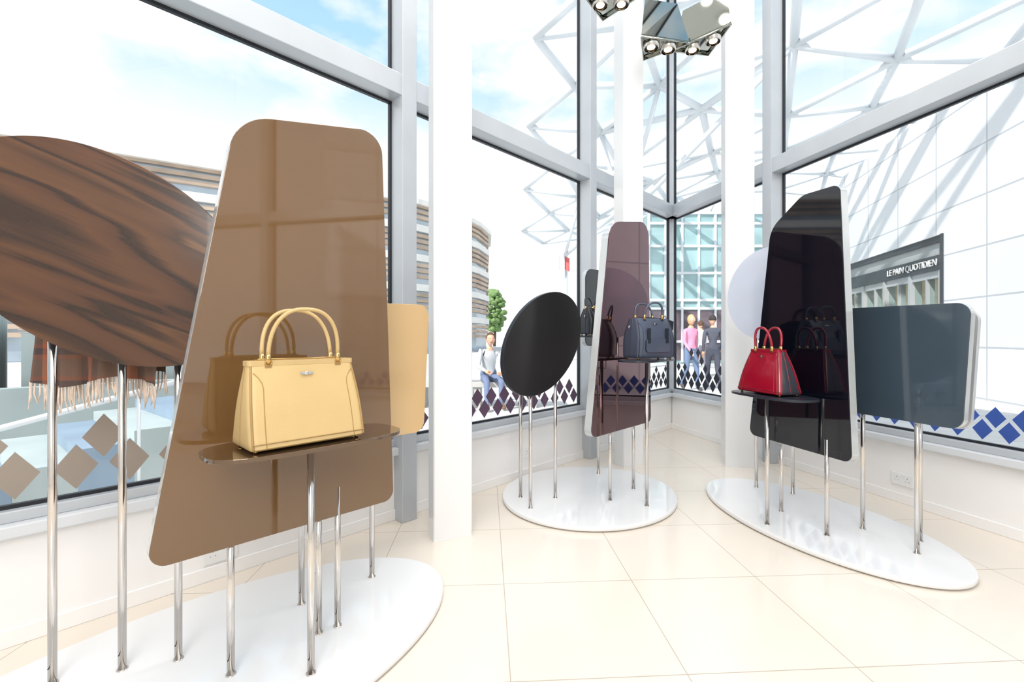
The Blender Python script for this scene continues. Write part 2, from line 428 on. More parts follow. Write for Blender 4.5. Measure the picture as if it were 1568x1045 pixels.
# scarf
mb = MB(); NX, NZ = 60, 16
p0 = V((-1.78, 1.717, 0)); p1 = V((-1.30, 1.696, 0)); dd = p1-p0; nn = V((dd.y, -dd.x, 0)).normalized()
def scarf_pt(i, t, side):
    u = i/NX; p = p0+dd*u; drop = (.20 if side > 0 else .16)+.02*math.sin(u*7)
    wav = .012*math.sin(u*26+side)+.008*math.sin(u*57+1)
    return V((p.x, p.y, 0))+nn*(side*(.014+.004*t)+wav*t)+V((0, 0, 1.235-drop*t))
for side in (1, -1):
    vs = []; fs = []
    for i in range(NX+1):
        for j in range(NZ+1): vs.append(scarf_pt(i, j/NZ, side))
    for i in range(NX):
        for j in range(NZ): a = i*(NZ+1)+j; fs.append((a, a+1, a+NZ+2, a+NZ+1))
    mb.add(vs, fs, M['plaid'], True)
    for i in range(0, NX+1):
        b0 = scarf_pt(i, 1, side); L = random.uniform(.07, .10)
        mb.tube([b0, b0+V((random.uniform(-.004, .004), 0, -L*.5)), b0+V((random.uniform(-.01, .01), random.uniform(-.006, .006), -L))], [.003, .0035, .0015], M['fringe'], 5)
vs = []; fs = []
for i in range(NX+1):
    for j in range(5):
        a = math.pi*j/4; base = p0+dd*(i/NX); vs.append(base+nn*(.014*math.cos(a))+V((0, 0, 1.235+.010*math.sin(a))))
for i in range(NX):
    for j in range(4): a = i*5+j; fs.append((a, a+1, a+6, a+5))
mb.add(vs, fs, M['plaid'], True)
o = mb.obj('scarf', recalc=False)

# ---- middle stand
E2 = empty('display_stand', (.58, 3.42, 0))
platform(E2, (.58, 3.44, 0), .68, .62, dL)
POLY_M = [(0, .54, .05), (.833, .54, .045), (.795, 2.10, .11), (.235, 2.0, .17)]
panel(E2, 'maroon_mirror_panel', PL(-2.319, 2.968), dL, nL, POLY_M, M['maroon'], .06)
oval(E2, 'black_oval_panel', PL(-2.80, 3.18), dL, nL, 0, 1.165, .459, .314, math.radians(32.7), M['black'], .03, M['gasket'])
panel(E2, 'plum_panel', PL(-2.95, 3.72), dL, nL, [(0, 1.13, .05), (.52, 1.13, .05), (.52, 1.77, .05), (0, 1.77, .09)], M['navy'], .04)
mb = MB()
for x, y, z in ((.062, 3.315, 1.0), (.136-.01, 3.10, 1.0), (.324-.01, 3.30, 1.0), (.70, 3.25, .7), (.737, 3.885, 1.3), (.934, 3.50, .7)):
    post(mb, x, y, z)
post(mb, .93, 3.14, 1.04)
mb.tube([(.062, 3.315, 1.0), (.12, 3.10, 1.0)], .008, M['chrome'], 10)
mb.obj('support_posts', E2)
shelf(E2, (.93, 3.14), dL, .52, .26, 1.05, M['blued'])
shelf(E2, (.66, 3.66), dL, .30, .22, 1.215, M['blued'])

# ---- right stand
E3 = empty('display_stand', (1.93, 2.95, 0))
platform(E3, (1.945, 2.955, 0), .83, .465, dR)
POLY_R = [(-.005, .51, .05), (.745, .50, .045), (.675, 2.075, .05), (.43, 2.085, .12), (.185, 1.93, .16)]
panel(E3, 'midnight_panel', PR(2.55, 3.244), dR, nR, POLY_R, M['navy'], .055)
panel(E3, 'slate_panel', PR(2.79, 2.95), dR, nR, [(0, .745, .06), (.75, .745, .06), (.785, 1.37, .06), (0, 1.38, .06)], M['slate'], .035)
panel(E3, 'silver_panel', PR(2.97, 2.95), dR, nR, [(.0, .72, .06), (.635, .72, .06), (.672, 1.345, .06), (.0, 1.35, .06)], M['edge'], .02)
oval(E3, 'lavender_oval_panel', PR(2.796, 3.42), dR, nR, 0, 1.53, .385, .34, math.radians(10), M['lav'], .03, M['black'])
mb = MB()
for x, y, z in ((1.588, 2.832, .83), (1.80, 3.043, .6), (1.895, 3.53, 1.3), (2.088, 3.384, .9), (1.85, 2.674, .6), (2.13, 2.764, 1.0), (2.18, 2.449, 1.0), (2.33, 2.60, 1.0)):
    post(mb, x, y, z)
mb.tube([(2.088, 3.384, .9), (1.93, 3.42, .9), (1.90, 3.45, 1.25)], .008, M['chrome'], 10)
mb.obj('support_posts', E3)
shelf(E3, (1.62, 2.83), dR, .54, .28, .845, M['blued'])

# ------------------------------------------------------------------ handbags
def rrect(w, d, r, z, n=6, bulge=0):
    pts = fillet([(-w/2, -d/2, r), (w/2, -d/2, r), (w/2, d/2, r), (-w/2, d/2, r)], n)
    return [V((p.x, p.y, z)) for p in pts]
def handbag(loc, d, W, D, Ht, topw, topd, m1, m2, mg, hw, hh, hr, style='frame', handle_lean=.02, name='handbag'):
    """local x = length, -y = front"""
    d = V(d).normalized(); n = V((d.y, -d.x, 0))
    Mx = Matrix(((d.x, -n.x, 0, loc[0]), (d.y, -n.y, 0, loc[1]), (0, 0, 1, loc[2]), (0, 0, 0, 1)))
    E = empty(name, loc)
    mb = MB(); z0 = .010
    rings = []
    K = 16
    for i in range(K+1):
        t = i/K
        w = W+(topw-W)*(t**1.1)+.008*math.sin(math.pi*t); dd = D+(topd-D)*(t**.9)+.016*math.sin(math.pi*t)
        if style == 'duffel': w = W+(topw-W)*t**2; dd = D*(1+.06*math.sin(math.pi*t))*(1-.5*max(0, (t-.45)/.55)**1.6)
        rings.append(rrect(w, dd, min(.024, dd*.3), z0+.006+(Ht-.006)*t))
    rings.insert(0, rrect(W*.97, D*.93, .015, z0))
    n4 = len(rings[0])
    def mf(i, k):
        p = rings[min(i+1, K)][k]; q = rings[min(i+1, K)][(k+1) % n4]
        return mg if abs(p.x-q.x) < 1e-4 else m1
    mb.loft(rings, m1, True, mfun=mf)
    for sx in (-1, 1):
        for sy in (-1, 1):
            pl = []
            for r_ in rings[1:]:
                w = max(p.x for p in r_); dd = max(p.y for p in r_)
                pl.append(V((sx*(w-.008), sy*(dd-.004), r_[0].z)))
            mb.tube(pl, .0035, m2, 8)
    for sy in (-1, 1):
        for sx in (-1, 1):
            pl = []
            for j, r_ in enumerate(rings[1:]):
                w = max(p.x for p in r_); dd = max(p.y for p in r_); t = j/K
                fx = .76 if t < .68 else .76+.17*min(1, ((t-.68)/.2))**2
                if t > .9: break
                pl.append(V((sx*w*fx, sy*(dd+.0003), r_[0].z)))
            mb.tube(pl, .0016, m2, 6)
        dd = D/2
        mb.tube([V((-W/2*.97, sy*(dd-.002), z0+.02)), V((W/2*.97, sy*(dd-.002), z0+.02))], .0018, m2, 6)
    zt = z0+Ht
    if style == 'frame':
        mb.prism(rrect(topw*1.015, topd*1.2, .012, zt-.012), (0, 0, .016), m1)
        mb.box((0, 0, zt+.005), (topw*.86, .010, .004), m2)
        mb.tube([(-topw*.4, 0, zt+.008), (topw*.4, 0, zt+.008)], .002, M['gold'], 6)
    else:
        mb.tube([(-topw*.42, 0, zt+.002), (0, 0, zt+.006), (topw*.42, 0, zt+.002)], .004, m2, 8)
        mb.prism([V((x_, -D/2*1.0, z_)) for x_, z_ in [(p.x, p.y) for p in fillet([(-W*.32, .05, .02), (W*.32, .05, .02), (W*.32, Ht*.52, .02), (-W*.32, Ht*.52, .02)])]], (0, -.014, 0), m1, m2)
    for sx in (-1, 1):
        pl = []
        for r_ in rings[1:]:
            w = max(p.x for p in r_); pl.append(V((sx*(w-.001), 0, r_[0].z)))
        mb.tube(pl, .003, m2, 6)
    mb.obj('body', E, bevel=.001, mat4=Mx)
    mb = MB()
    for sy in (-1, 1):
        y0 = sy*(topd/2+.004); pts = []
        zb = zt-.005
        for k in range(29):
            t = math.pi*k/28
            pts.append(V((-hw/2*math.copysign(abs(math.cos(t))**.8, math.cos(t)), y0+sy*handle_lean*math.sin(t), zb+.02+hh*math.sin(t)**.85)))
        mb.tube(pts, hr, m1, 12)
        for sx in (-1, 1):
            mb.box((sx*hw/2, y0, zt-.02), (.020, .006, .045), m2)
            mb.tube([V((sx*hw/2, y0, zb+.0)), V((sx*hw/2, y0, zb+.028))], hr*1.35, M['gold'], 12)
            R = .009; c = V((sx*hw/2, y0+sy*.004, zt-.002))
            mb.tube([c+V((R*math.cos(a), 0, R*math.sin(a))) for a in [2*math.pi*k/16 for k in range(17)]], .0018, M['gold'], 6, False)
    mb.obj('handles', E, bevel=0, mat4=Mx)
    mb = MB()
    for sx in (-1, 1):
        for sy in (-1, 1):
            mb.tube([(sx*W*.44, sy*D*.36, 0), (sx*W*.44, sy*D*.36, z0+.002)], [.006, .009], M['gold'], 12)
    ye = -(topd/2+.016)
    mb.ball((0, ye-.004, zt-.04), (.008, .003, .006), M['chrome'], 12, 8)
    for sx in (-1, 1):
        mb.prism([V((sx*.005, ye-.003, zt-.036)), V((sx*.022, ye-.003, zt-.035)), V((sx*.018, ye-.003, zt-.042)), V((sx*.006, ye-.003, zt-.045))], (0, -.003, 0), M['chrome'])
    if style == 'duffel':
        mb.prism([V((W*.42, -.03, zt-.0)), V((W*.42+.06, -.035, zt-.02)), V((W*.42+.055, -.035, zt-.08)), V((W*.42+.005, -.03, zt-.07))], (0, .008, 0), m2)
        mb.tube([V((hw/2, -topd/2, zt)), V((W*.36, -.04, zt+.02)), V((W*.42, -.03, zt-.005))], .003, m2, 6)
        for sx in (-1, 1): mb.box((sx*hw/2, -D/2-.012, zt-.12), (.022, .010, .10), m2)
        mb.tube([V((-W/2-.004, 0, zt-.05)), V((-W/2-.012, 0, zt-.06)), V((-W/2-.004, 0, zt-.075))], .004, M['chrome'], 8)
    mb.obj('hardware', E, mat4=Mx)
    return E
bc = PL(-2.17, 1.530)
handbag((bc.x, bc.y, .8505), dL, .365, .20, .262, .335, .05, M['yel'], M['yeld'], M['yel'], .225, .155, .0065)
handbag((.945, 3.150, 1.0505), (.92, .39, 0), .31, .17, .27, .27, .09, M['blue'], M['blued'], M['blue'], .15, .09, .007, style='duffel')
handbag((1.615, 2.87, .8455), dR, .34, .175, .265, .22, .06, M['red'], M['redd'], M['gus'], .13, .125, .0075)
handbag((.65, 3.64, 1.2155), dL, .22, .12, .20, .20, .07, M['blued'], M['black'], M['blued'], .10, .08, .006, style='duffel')

# ------------------------------------------------------------------ hanging spotlights
def spot_fixture(c, yaw, k=1.0):
    E = empty('hanging_spotlight', c)
    R = Matrix.Rotation(yaw, 3, 'Z'); c = V(c)
    def T(x, y, z): return c+R @ V((x*k, y*k, z*k))
    mb = MB()
    a, b2, d2 = T(-.24, -.10, 0), T(.24, -.10, .05), T(0, .20, .03)
    e, f, g = T(-.16, -.04, .36), T(.18, -.02, .42), T(0, .12, .40)
    mb.add([a, b2, d2, e, f, g], [(0, 1, 4, 3), (1, 2, 5, 4), (2, 0, 3, 5), (3, 4, 5)], M['mirror'])
    mb.add([a+V((0, 0, .02)), b2+V((0, 0, .02)), d2+V((0, 0, .02))], [(0, 1, 2)], M['mirror'])
    for p, q in ((a, b2), (b2, d2), (d2, a)): mb.tube([p, q], .006*k, M['mirror'], 8)
    mb.obj('housing', E)
    mb = MB()
    for sx in (-.085, .085):
        p = T(sx, -.02, .02+sx*.1)
        mb.tube([p+V((0, 0, .05)), p+V((0, 0, -.025)), p+V((0, 0, -.03))], [.062*k, .062*k, .055*k], M['chrome'], 24, False)
        mb.tube([p+V((0, 0, -.012)), p+V((0, 0, -.014))], .056*k, M['black'], 24)
        mb.ball(p+V((0, 0, -.018)), (.034*k, .034*k, .014), M['bulb'], 16, 8)
    mb.obj('lamps', E)
    mb = MB(); mb.tube([T(0, 0, .38), V((c.x, c.y, H))], .008, M['chrome'], 8); mb.obj('suspension_rod', E)
spot_fixture((1.22, 3.80, 3.60), math.radians(20), 1.0)
spot_fixture((1.66, 3.95, 3.72), math.radians(-35), 1.0)
spot_fixture((.78, 3.62, 3.83), math.radians(5))
mb = MB()
for x, y in ((-1.5, .6), (-.4, 1.8), (.8, .4), (.6, 2.9), (2.2, 2.6), (1.6, 4.2), (-2.6, -.8), (2.4, .6), (0, -1.2)):
    mb.tube([(x, y, H-.03), (x, y, H-.001)], .085, M['white'], 24); mb.tube([(x, y, H-.034), (x, y, H-.028)], .065, M['down'], 24)
mb.obj('ceiling_downlights')

# ------------------------------------------------------------------ exterior
ground = MB(); G0 = -.035
gm = brick_mat('pale_paving', srgb(208, 209, 208), srgb(200, 202, 201), srgb(176, 178, 180), 1.2, .6, .008, .7, offset=.5)
ground.add([(-80, -40, G0), (80, -40, G0), (80, 120, G0), (-80, 120, G0)], [(0, 1, 2, 3)], gm)
ground.obj('ground')

# timber clad curved building
path = [V((-60, 3, 0)), V((-36, 15.5, 0)), V((-21.4, 24.7, 0)), V((-17.2, 27.3, 0)), V((-11.5, 30.6, 0)), V((-7.2, 33.8, 0)), V((-4.7, 37, 0)), V((-3.2, 40.5, 0)), V((-2.5, 44, 0)), V((-2.8, 49, 0)), V((-5, 55, 0))]
HB = 11.4
mt = pmat('timber_slats', srgb(190, 168, 148), .7, var=(.6, .22)); mcw = pmat('cream_band', srgb(234, 231, 226), .6, var=(1, .05)); mgl = pmat('pale_window_band', srgb(176, 190, 200), .1, .3, var=(.5, .2))
mb = MB()
def strip(z0, z1, out, mat):
    nrm = []
    for i in range(len(path)):
        a = path[max(0, i-1)]; b2 = path[min(len(path)-1, i+1)]; t = (b2-a).normalized(); nrm.append(V((t.y, -t.x, 0)))
    P0 = [p+n_*out for p, n_ in zip(path, nrm)]; P1 = [p-n_*.3 for p, n_ in zip(path, nrm)]
    m_ = len(path); vs = [p+V((0, 0, z)) for z in (z0, z1) for p in P0]+[p+V((0, 0, z)) for z in (z0, z1) for p in P1]; fs = []
    for i in range(m_-1):
        fs += [(i, i+1, m_+i+1, m_+i), (i, 2*m_+i, 2*m_+i+1, i+1), (m_+i, m_+i+1, 3*m_+i+1, 3*m_+i), (2*m_+i, 3*m_+i, 3*m_+i+1, 2*m_+i+1)]
    mb.add(vs, fs, mat)
strip(0, HB-.3, 0, mgl)
z = 1.2; k = 0
while z < HB-.4:
    if k % 4 == 3: strip(z, z+.5, .30, mcw); z += .95
    else: strip(z, z+.24, .22, mt); z += .42
    k += 1
strip(HB-.35, HB, .5, mcw)
mb.obj('timber_clad_building', recalc=False)

# white panelled facade with shopfront
FD = V((.2471, .9690, 0)); FN = V((-.9690, .2471, 0))
F0 = V((6.95+.255*3.0, 3.0, 0))
FMx = Matrix(((FD.x, -FN.x, 0, F0.x), (FD.y, -FN.y, 0, F0.y), (0, 0, 1, 0), (0, 0, 0, 1)))   # local x along, -y outward, z up
fm = brick_mat('white_panel_facade', srgb(222, 225, 228), srgb(216, 220, 224), srgb(178, 183, 189), 1.5, 1.0, .018, .35, swap=True)
def uY(Y): return (Y-3.0)*1.032
mb = MB()
def lbox(mb, x0, x1, y0, y1, z0, z1, mat): mb.box(((x0+x1)/2, (y0+y1)/2, (z0+z1)/2), (x1-x0, y1-y0, z1-z0), mat)
FH = 6.4; sa, sb = uY(10.1), uY(16.5)
lbox(mb, -4, 26, 0, .5, 3.5, FH, fm); lbox(mb, -4, sa, 0, .5, G0, 3.5, fm); lbox(mb, sb, 26, 0, .5, G0, 3.5, fm)
facade = mb.obj('white_facade', mat4=FMx)
mb = MB()
dk = pmat('shopfront_dark', srgb(60, 64, 68), .3, .2, var=(2, .1)); gy = pmat('shopfront_grey', srgb(160, 165, 167), .3, var=(2, .05)); warm = pmat('shop_interior', srgb(120, 112, 100), .6, emit=srgb(190, 170, 140), estr=.5, var=(1.2, .4))
lbox(mb, sa, sb, .05, .3, 3.36, 3.5, dk); lbox(mb, sa, sb, -.02, .3, 2.72, 3.05, dk); lbox(mb, sa, sb, .12, .3, 3.05, 3.36, gy)
x = sa
while x < sb-.1:
    lbox(mb, x, x+.10, .0, .25, G0, 2.72, gy)
    lbox(mb, x+.1, min(sb, x+1.15), .04, .2, G0, .25, gy); lbox(mb, x+.1, min(sb, x+1.15), .04, .2, 2.55, 2.72, gy)
    lbox(mb, x+.58, x+.63, .04, .2, .25, 2.55, gy)
    x += 1.15
lbox(mb, sa, sb, .28, .32, G0, 2.75, warm)
lbox(mb, sa-.08, sa, -.03, .3, G0, 3.5, dk)
mb.add([(sa, .1, .2), (sb, .1, .2), (sb, .1, 2.6), (sa, .1, 2.6)], [(0, 1, 2, 3)], M['tglass'])
SF = mb.obj('shopfront', mat4=FMx)
SF.parent = facade; SF.matrix_parent_inverse = FMx.inverted()
cu = bpy.data.curves.new('sign_text', 'FONT'); cu.body = 'LE PAIN QUOTIDIEN'; cu.size = .22; cu.extrude = .01; cu.align_x = 'CENTER'
cu.materials.append(pmat('sign_lettering', srgb(206, 208, 208), .4, var=(3, .03)))
so = bpy.data.objects.new('shop_sign', cu); sc.collection.objects.link(so)
ctr = F0+FD*((sa+uY(12.2))/2)+FN*.04+V((0, 0, 2.82))
xx = V((0, 0, 1)).cross(FN)
so.matrix_world = Matrix(((xx.x, 0, FN.x, ctr.x), (xx.y, 0, FN.y, ctr.y), (0, 1, 0, ctr.z), (0, 0, 0, 1)))

# glazed building by the corner
mb = MB(); tg = pmat('teal_curtain_wall', srgb(160, 192, 194), .08, .3, var=(.6, .18)); 
x0, x1, yb = 6.6, 12.2, 22.0
lbox(mb, x0, x1, yb, yb+5, G0, 7.2, tg)
for i in range(8): xx_ = x0+(x1-x0)*i/7; lbox(mb, xx_-.05, xx_+.05, yb-.1, yb, 0, 7.2, M['steel'])
for z in (1.0, 2.6, 3.0, 4.3, 5.6, 6.7, 7.2): lbox(mb, x0, x1, yb-.12, yb, z-.06, z+.06, M['steel'])
lbox(mb, x0, x1, yb-.05, yb+.02, .1, 2.5, pmat('dark_shop_window', srgb(96, 84, 92), .2, var=(1.4, .5)))
mb.obj('glass_building')

# lattice canopy
mb = MB(); NI, NJ, SP = 9, 9, 2.7
nodes = {}
for i in range(NI+1):
    for j in range(NJ+1):
        x = .6+i*SP*.98+(j % 2)*SP*.5; y = 4.4+j*SP*.9+ (0 if i > 1 else 2.5)
        nodes[i, j] = V((x, y, 8.4+.8*math.sin(i*.8+j*.5)+.22*i-.05*j))
for (i, j), p in nodes.items():
    for di, dj in ((1, 0), (0, 1), ((1 if j % 2 else -1), 1)):
        q = nodes.get((i+di, j+dj))
        if q is not None and (q-p).length > .4 and (q-p).length < 6: mb.tube([p, q], .11, M['steel'], 8)
for i, j in ((1, 3), (1, 6), (3, 7)):
    p = nodes[i, j]
    foot = V((p.x-.4, p.y+3.0, G0))
    mid = foot+V((0, 0, 5.6)); mb.tube([foot, mid], .14, M['steel'], 12)
    for di, dj in ((0, 0), (1, 0), (0, 1)):
        mb.tube([mid, nodes[i+di, j+dj]], .08, M['steel'], 8)
mb.obj('lattice_canopy')

# steps, low walls and balustrade outside the left window
st = pmat('grey_stone', srgb(166, 178, 178), .7, var=(2, .08)); st2 = pmat('blue_grey_stone', srgb(128, 148, 166), .7, var=(2, .1))
mb = MB()
bx = V((-8.4, 3.4, 0)); dd = dL
R = Matrix.Rotation(math.atan2(dd.y, dd.x), 3, 'Z')
for i in range(9):
    c = bx+dd*(i*.36)
    mb.box((c.x, c.y, G0+(.17*(i+1))/2), (.36, 3.0, .17*(i+1)), st2 if i % 2 else st, R)
c = bx+dd*(9*.36+1.0); mb.box((c.x, c.y, G0+.765), (2.0, 3.0, 1.53), st, R)
c = bx+dd*2.4+nL*1.75; mb.box((c.x, c.y, .33), (5.4, .18, .74), st, R)
mb.obj('outdoor_staircase')
# shallow terrace steps just outside the glass, with their handrail
mb = MB(); e1 = V((.62, .78, 0)); e2 = V((-.78, .62, 0)); s0 = V((-3.75, 2.0, 0))
R2 = Matrix.Rotation(math.atan2(e1.y, e1.x), 3, 'Z')
for i in range(8):
    c = s0+e1*(i*.30)+e2*.7; mb.box((c.x, c.y, G0+.04*(i+1)), (.30, 1.4, .08*(i+1)), st2 if i % 2 else st, R2)
a0 = s0+e1*-.5+V((0, 0, .28)); a1 = s0+e1*2.4+V((0, 0, .98)); mb.tube([a0, a1], .020, M['steel'], 12)
for k in range(5):
    p = a0.lerp(a1, k/4); mb.tube([V((p.x, p.y, G0)), p], .012, M['steel'], 8)
mb.obj('terrace_steps')
mb = MB()
for off in (1.62,):
    pa = bx+nL*off; pb = bx+dd*(9*.36)+nL*off
    A1 = pa+V((0, 0, .95)); B1 = pb+V((0, 0, .95+1.53)); C_ = B1+dd*2.0; D_ = A1-dd*1.5
    mb.tube([D_, A1, B1, C_], .028, M['chrome'], 10)
    for k in range(7):
        p = pa.lerp(pb, k/6); zt = 1.53*k/6
        mb.tube([p+V((0, 0, zt)), p+V((0, 0, zt+.95))], .02, M['chrome'], 8)
    mb.add([pa+V((0, 0, .2)), pb+V((0, 0, 1.7)), pb+V((0, 0, 2.35)), pa+V((0, 0, .85))], [(0, 1, 2, 3)], M['tglass'])
mb.obj('outdoor_handrail')

# bench for the seated people
mb = MB(); bm_ = pmat('bench_concrete', srgb(190, 188, 184), .7, var=(3, .05))
mb.box((-.62, 8.15, .41+G0), (2.6, .5, .09), bm_)
for x in (-1.6, -.62, .36): mb.box((x, 8.15, .18+G0), (.14, .42, .37), bm_)
mb.obj('bench', bevel=.01)

# tree
mb = MB(); leaf = pmat('foliage', srgb(112, 142, 84), .8, var=(2, .4)); bark = pmat('bark', srgb(90, 70, 52), .9, var=(5, .2))
tb = V((-2.4, 62, G0)); mb.tube([tb, tb+V((.1, 0, 2)), tb+V((0, .1, 4))], [.2, .16, .1], bark, 8)
for k in range(5):
    a = k*1.3; mb.tube([tb+V((0, 0, 2.6)), tb+V((math.cos(a)*1.0, math.sin(a)*1.0, 4.6))], [.1, .04], bark, 6)
for k in range(160):
    t = random.random(); a = random.random()*6.28; zz = 2.2+5.4*t; rr = 1.55*math.sin(math.pi*(.12+.8*t))
    rr *= random.uniform(.35, 1)
    s = random.uniform(.25, .5)
    mb.ball(tb+V((math.cos(a)*rr, math.sin(a)*rr, zz)), (s, s, s*.8), leaf, 7, 5)
mb.obj('tree')
# flags
mb = MB(); fr = pmat('red_flag', srgb(205, 90, 90), .7, var=(3, .1))
for x in (2.45, 2.75):
    mb.tube([(x, 24, G0), (x, 24, 5.6)], [.05, .03], M['steel'], 8)
    vs = []; fs = []
    for i in range(6):
        for j in range(2): vs.append((x+.03+i*.05, 24+.05*math.sin(i*1.2), 5.5-j*.7-.03*i))
    for i in range(5): fs.append((2*i, 2*i+1, 2*i+3, 2*i+2))
    mb.add(vs, fs, fr if x > 2.6 else M['white'], True)
mb.obj('flags', recalc=False)

# ------------------------------------------------------------------ people
skin = pmat('skin', srgb(214, 168, 140), .5, var=(6, .04))
def person(loc, yaw, joints, top, bottom, shoe, hair, hairlen=.0, sleeve=True, head_yaw=0):
    """joints in local coords, +x = forward, z up"""
    E = empty('person', loc); R = Matrix.Rotation(yaw, 3, 'Z'); L = V(loc)
    order = ['pelvis', 'waist', 'chest', 'neck', 'headb', 'shL', 'elL', 'wrL', 'shR', 'elR', 'wrR', 'hipL', 'knL', 'anL', 'toL', 'hipR', 'knR', 'anR', 'toR']
    rad = dict(pelvis=(.125, .10), waist=(.11, .085), chest=(.14, .10), neck=(.058, .055), headb=(.05, .05), shL=(.058, .058), elL=(.042, .042), wrL=(.028, .028),
               hipL=(.085, .085), knL=(.058, .058), anL=(.040, .040), toL=(.042, .03))
    for k in list(rad):
        if k.endswith('L'): rad[k[:-1]+'R'] = rad[k]
    ed = [('pelvis', 'waist'), ('waist', 'chest'), ('chest', 'neck'), ('neck', 'headb'), ('chest', 'shL'), ('shL', 'elL'), ('elL', 'wrL'), ('chest', 'shR'), ('shR', 'elR'), ('elR', 'wrR'),
          ('pelvis', 'hipL'), ('hipL', 'knL'), ('knL', 'anL'), ('anL', 'toL'), ('pelvis', 'hipR'), ('hipR', 'knR'), ('knR', 'anR'), ('anR', 'toR')]
    me = bpy.data.meshes.new('sk'); me.from_pydata([joints[o] for o in order], [(order.index(a), order.index(b)) for a, b in ed], [])
    ob = bpy.data.objects.new('sk', me); sc.collection.objects.link(ob)
    ob.modifiers.new('skin', 'SKIN')
    for i, o in enumerate(order):
        sv = me.skin_vertices[0].data[i]; sv.radius = rad[o]; sv.use_root = (o == 'pelvis')
    ss = ob.modifiers.new('ss', 'SUBSURF'); ss.levels = 2
    bpy.context.view_layer.update()
    ev = ob.evaluated_get(bpy.context.evaluated_depsgraph_get())
    m2 = bpy.data.meshes.new_from_object(ev)
    bpy.data.objects.remove(ob)
    J = {k: V(v) for k, v in joints.items()}
    mats = [top, bottom, shoe, skin]
    for m_ in mats: m2.materials.append(m_)
    def seg(p, a, b2):
        d_ = b2-a; t = max(0, min(1, (p-a).dot(d_)/d_.length_squared)); return (p-(a+d_*t)).length
    for p in m2.polygons:
        c = p.center; best = min(ed, key=lambda e: seg(c, J[e[0]], J[e[1]])); p.use_smooth = True
        e = best
        if e == ('neck', 'headb'): mi = 3
        elif e[0].startswith('an') : mi = 2
        elif e[0].startswith(('hip', 'kn')) or e[1].startswith('hip'): mi = 1
        elif e[0].startswith('el') and not sleeve: mi = 3
        else: mi = 0
        p.material_index = mi
    m2.transform(Matrix.Translation(L) @ R.to_4x4())
    body = bpy.data.objects.new('body', m2); sc.collection.objects.link(body); body.parent = E; body.matrix_parent_inverse = PINV[E.name]
    mb = MB(); hb = J['headb']; hc = hb+V((.02, 0, .105)); Rh = Matrix.Rotation(head_yaw, 3, 'Z')
    def shape(p):
        q = p.copy()
        if q.z < 0: q.x *= 1-.12*abs(q.z); q.y *= 1-.32*abs(q.z)
        return q
    def TH(v): return hc+Rh @ V(v)
    mb.ball(hc, (.092, .074, .115), skin, 20, 14, Rh, shape)
    mb.tube([TH((.085, 0, .015)), TH((.108, 0, -.018)), TH((.088, 0, -.026))], [.008, .014, .008], skin, 8)
    eye = M['white']
    for s in (-1, 1):
        mb.ball(TH((.078, s*.030, .008)), (.010, .013, .008), eye, 8, 6, Rh); mb.ball(TH((.086, s*.030, .008)), (.004, .005, .005), M['gasket'], 8, 6, Rh)
        mb.ball(TH((-.002, s*.074, -.005)), (.018, .008, .028), skin, 8, 6, Rh)
        mb.tube([TH((.084, s*.016, .028)), TH((.076, s*.046, .028))], .003, hair, 5)
    mb.ball(TH((.082, 0, -.055)), (.008, .024, .006), M['redd'], 8, 6, Rh)
    def hs(p):
        q = p.copy()
        if q.x > .35 and q.z < .55: q.x *= .55
        if q.z < -.1: q.z = -.1-(abs(q.z)-.1)*(.35+hairlen*8)
        return q
    mb.ball(TH((-.012, 0, .022)), (.094, .083, .112), hair, 20, 14, Rh, hs)
    for s, w, e in ((1, 'wrL', 'elL'), (-1, 'wrR', 'elR')):
        W_ = J[w]; d_ = (W_-J[e]).normalized(); side = V((1, 0, 0)) if abs(d_.x) < .8 else V((0, -s, 0))
        side = (side-d_*side.dot(d_)).normalized(); nrm = d_.cross(side)
        pc = W_+d_*.045
        mb.tube([W_-d_*.01, W_+d_*.02, pc+d_*.035], [.026, .034, .034], skin, 10)
        for k, ln in enumerate((.072, .080, .075, .058)):
            b0 = pc+d_*.03+side*(.027-.018*k)
            m0 = b0+d_*ln*.5; mb.tube([b0, m0, m0+(d_*.8+nrm*-s*.5).normalized()*ln*.5], [.0095, .009, .007], skin, 6)
        b0 = pc-d_*.01+side*.03; mb.tube([b0, b0+(side+d_).normalized()*.03, b0+(side*.5+d_).normalized()*.06], [.011, .010, .008], skin, 6)
    mb.v = [tuple(L+R @ V(v)) for v in mb.v]
    mb.obj('head_and_hands', E)
    return E
def standing(stride=.18, arm=.15):
    return dict(pelvis=(0, 0, .95), waist=(.0, 0, 1.10), chest=(.01, 0, 1.32), neck=(.0, 0, 1.46), headb=(.015, 0, 1.53),
                shL=(0, .165, 1.40), elL=(-arm*.5, .22, 1.13), wrL=(-arm*.2, .22, .90), shR=(0, -.165, 1.40), elR=(arm*.3, -.22, 1.13), wrR=(arm*1.5, -.20, .93),
                hipL=(0, .09, .88), knL=(stride*.7, .09, .50), anL=(stride*.8, .09, .09), toL=(stride*.8+.15, .10, .045),
                hipR=(0, -.09, .88), knR=(-stride*.2, -.09, .50), anR=(-stride*1.5, -.09, .14), toR=(-stride*1.5+.12, -.10, .045))
def seated():
    return dict(pelvis=(0, 0, .54), waist=(.02, 0, .70), chest=(.08, 0, .90), neck=(.12, 0, 1.03), headb=(.15, 0, 1.09),
                shL=(.09, .165, .98), elL=(.16, .22, .73), wrL=(.36, .14, .64), shR=(.09, -.165, .98), elR=(.18, -.22, .73), wrR=(.38, -.12, .66),
                hipL=(.05, .10, .52), knL=(.46, .13, .50), anL=(.44, .13, .09), toL=(.60, .15, .045),
                hipR=(.05, -.10, .52), knR=(.46, -.13, .50), anR=(.50, -.13, .09), toR=(.66, -.15, .045))
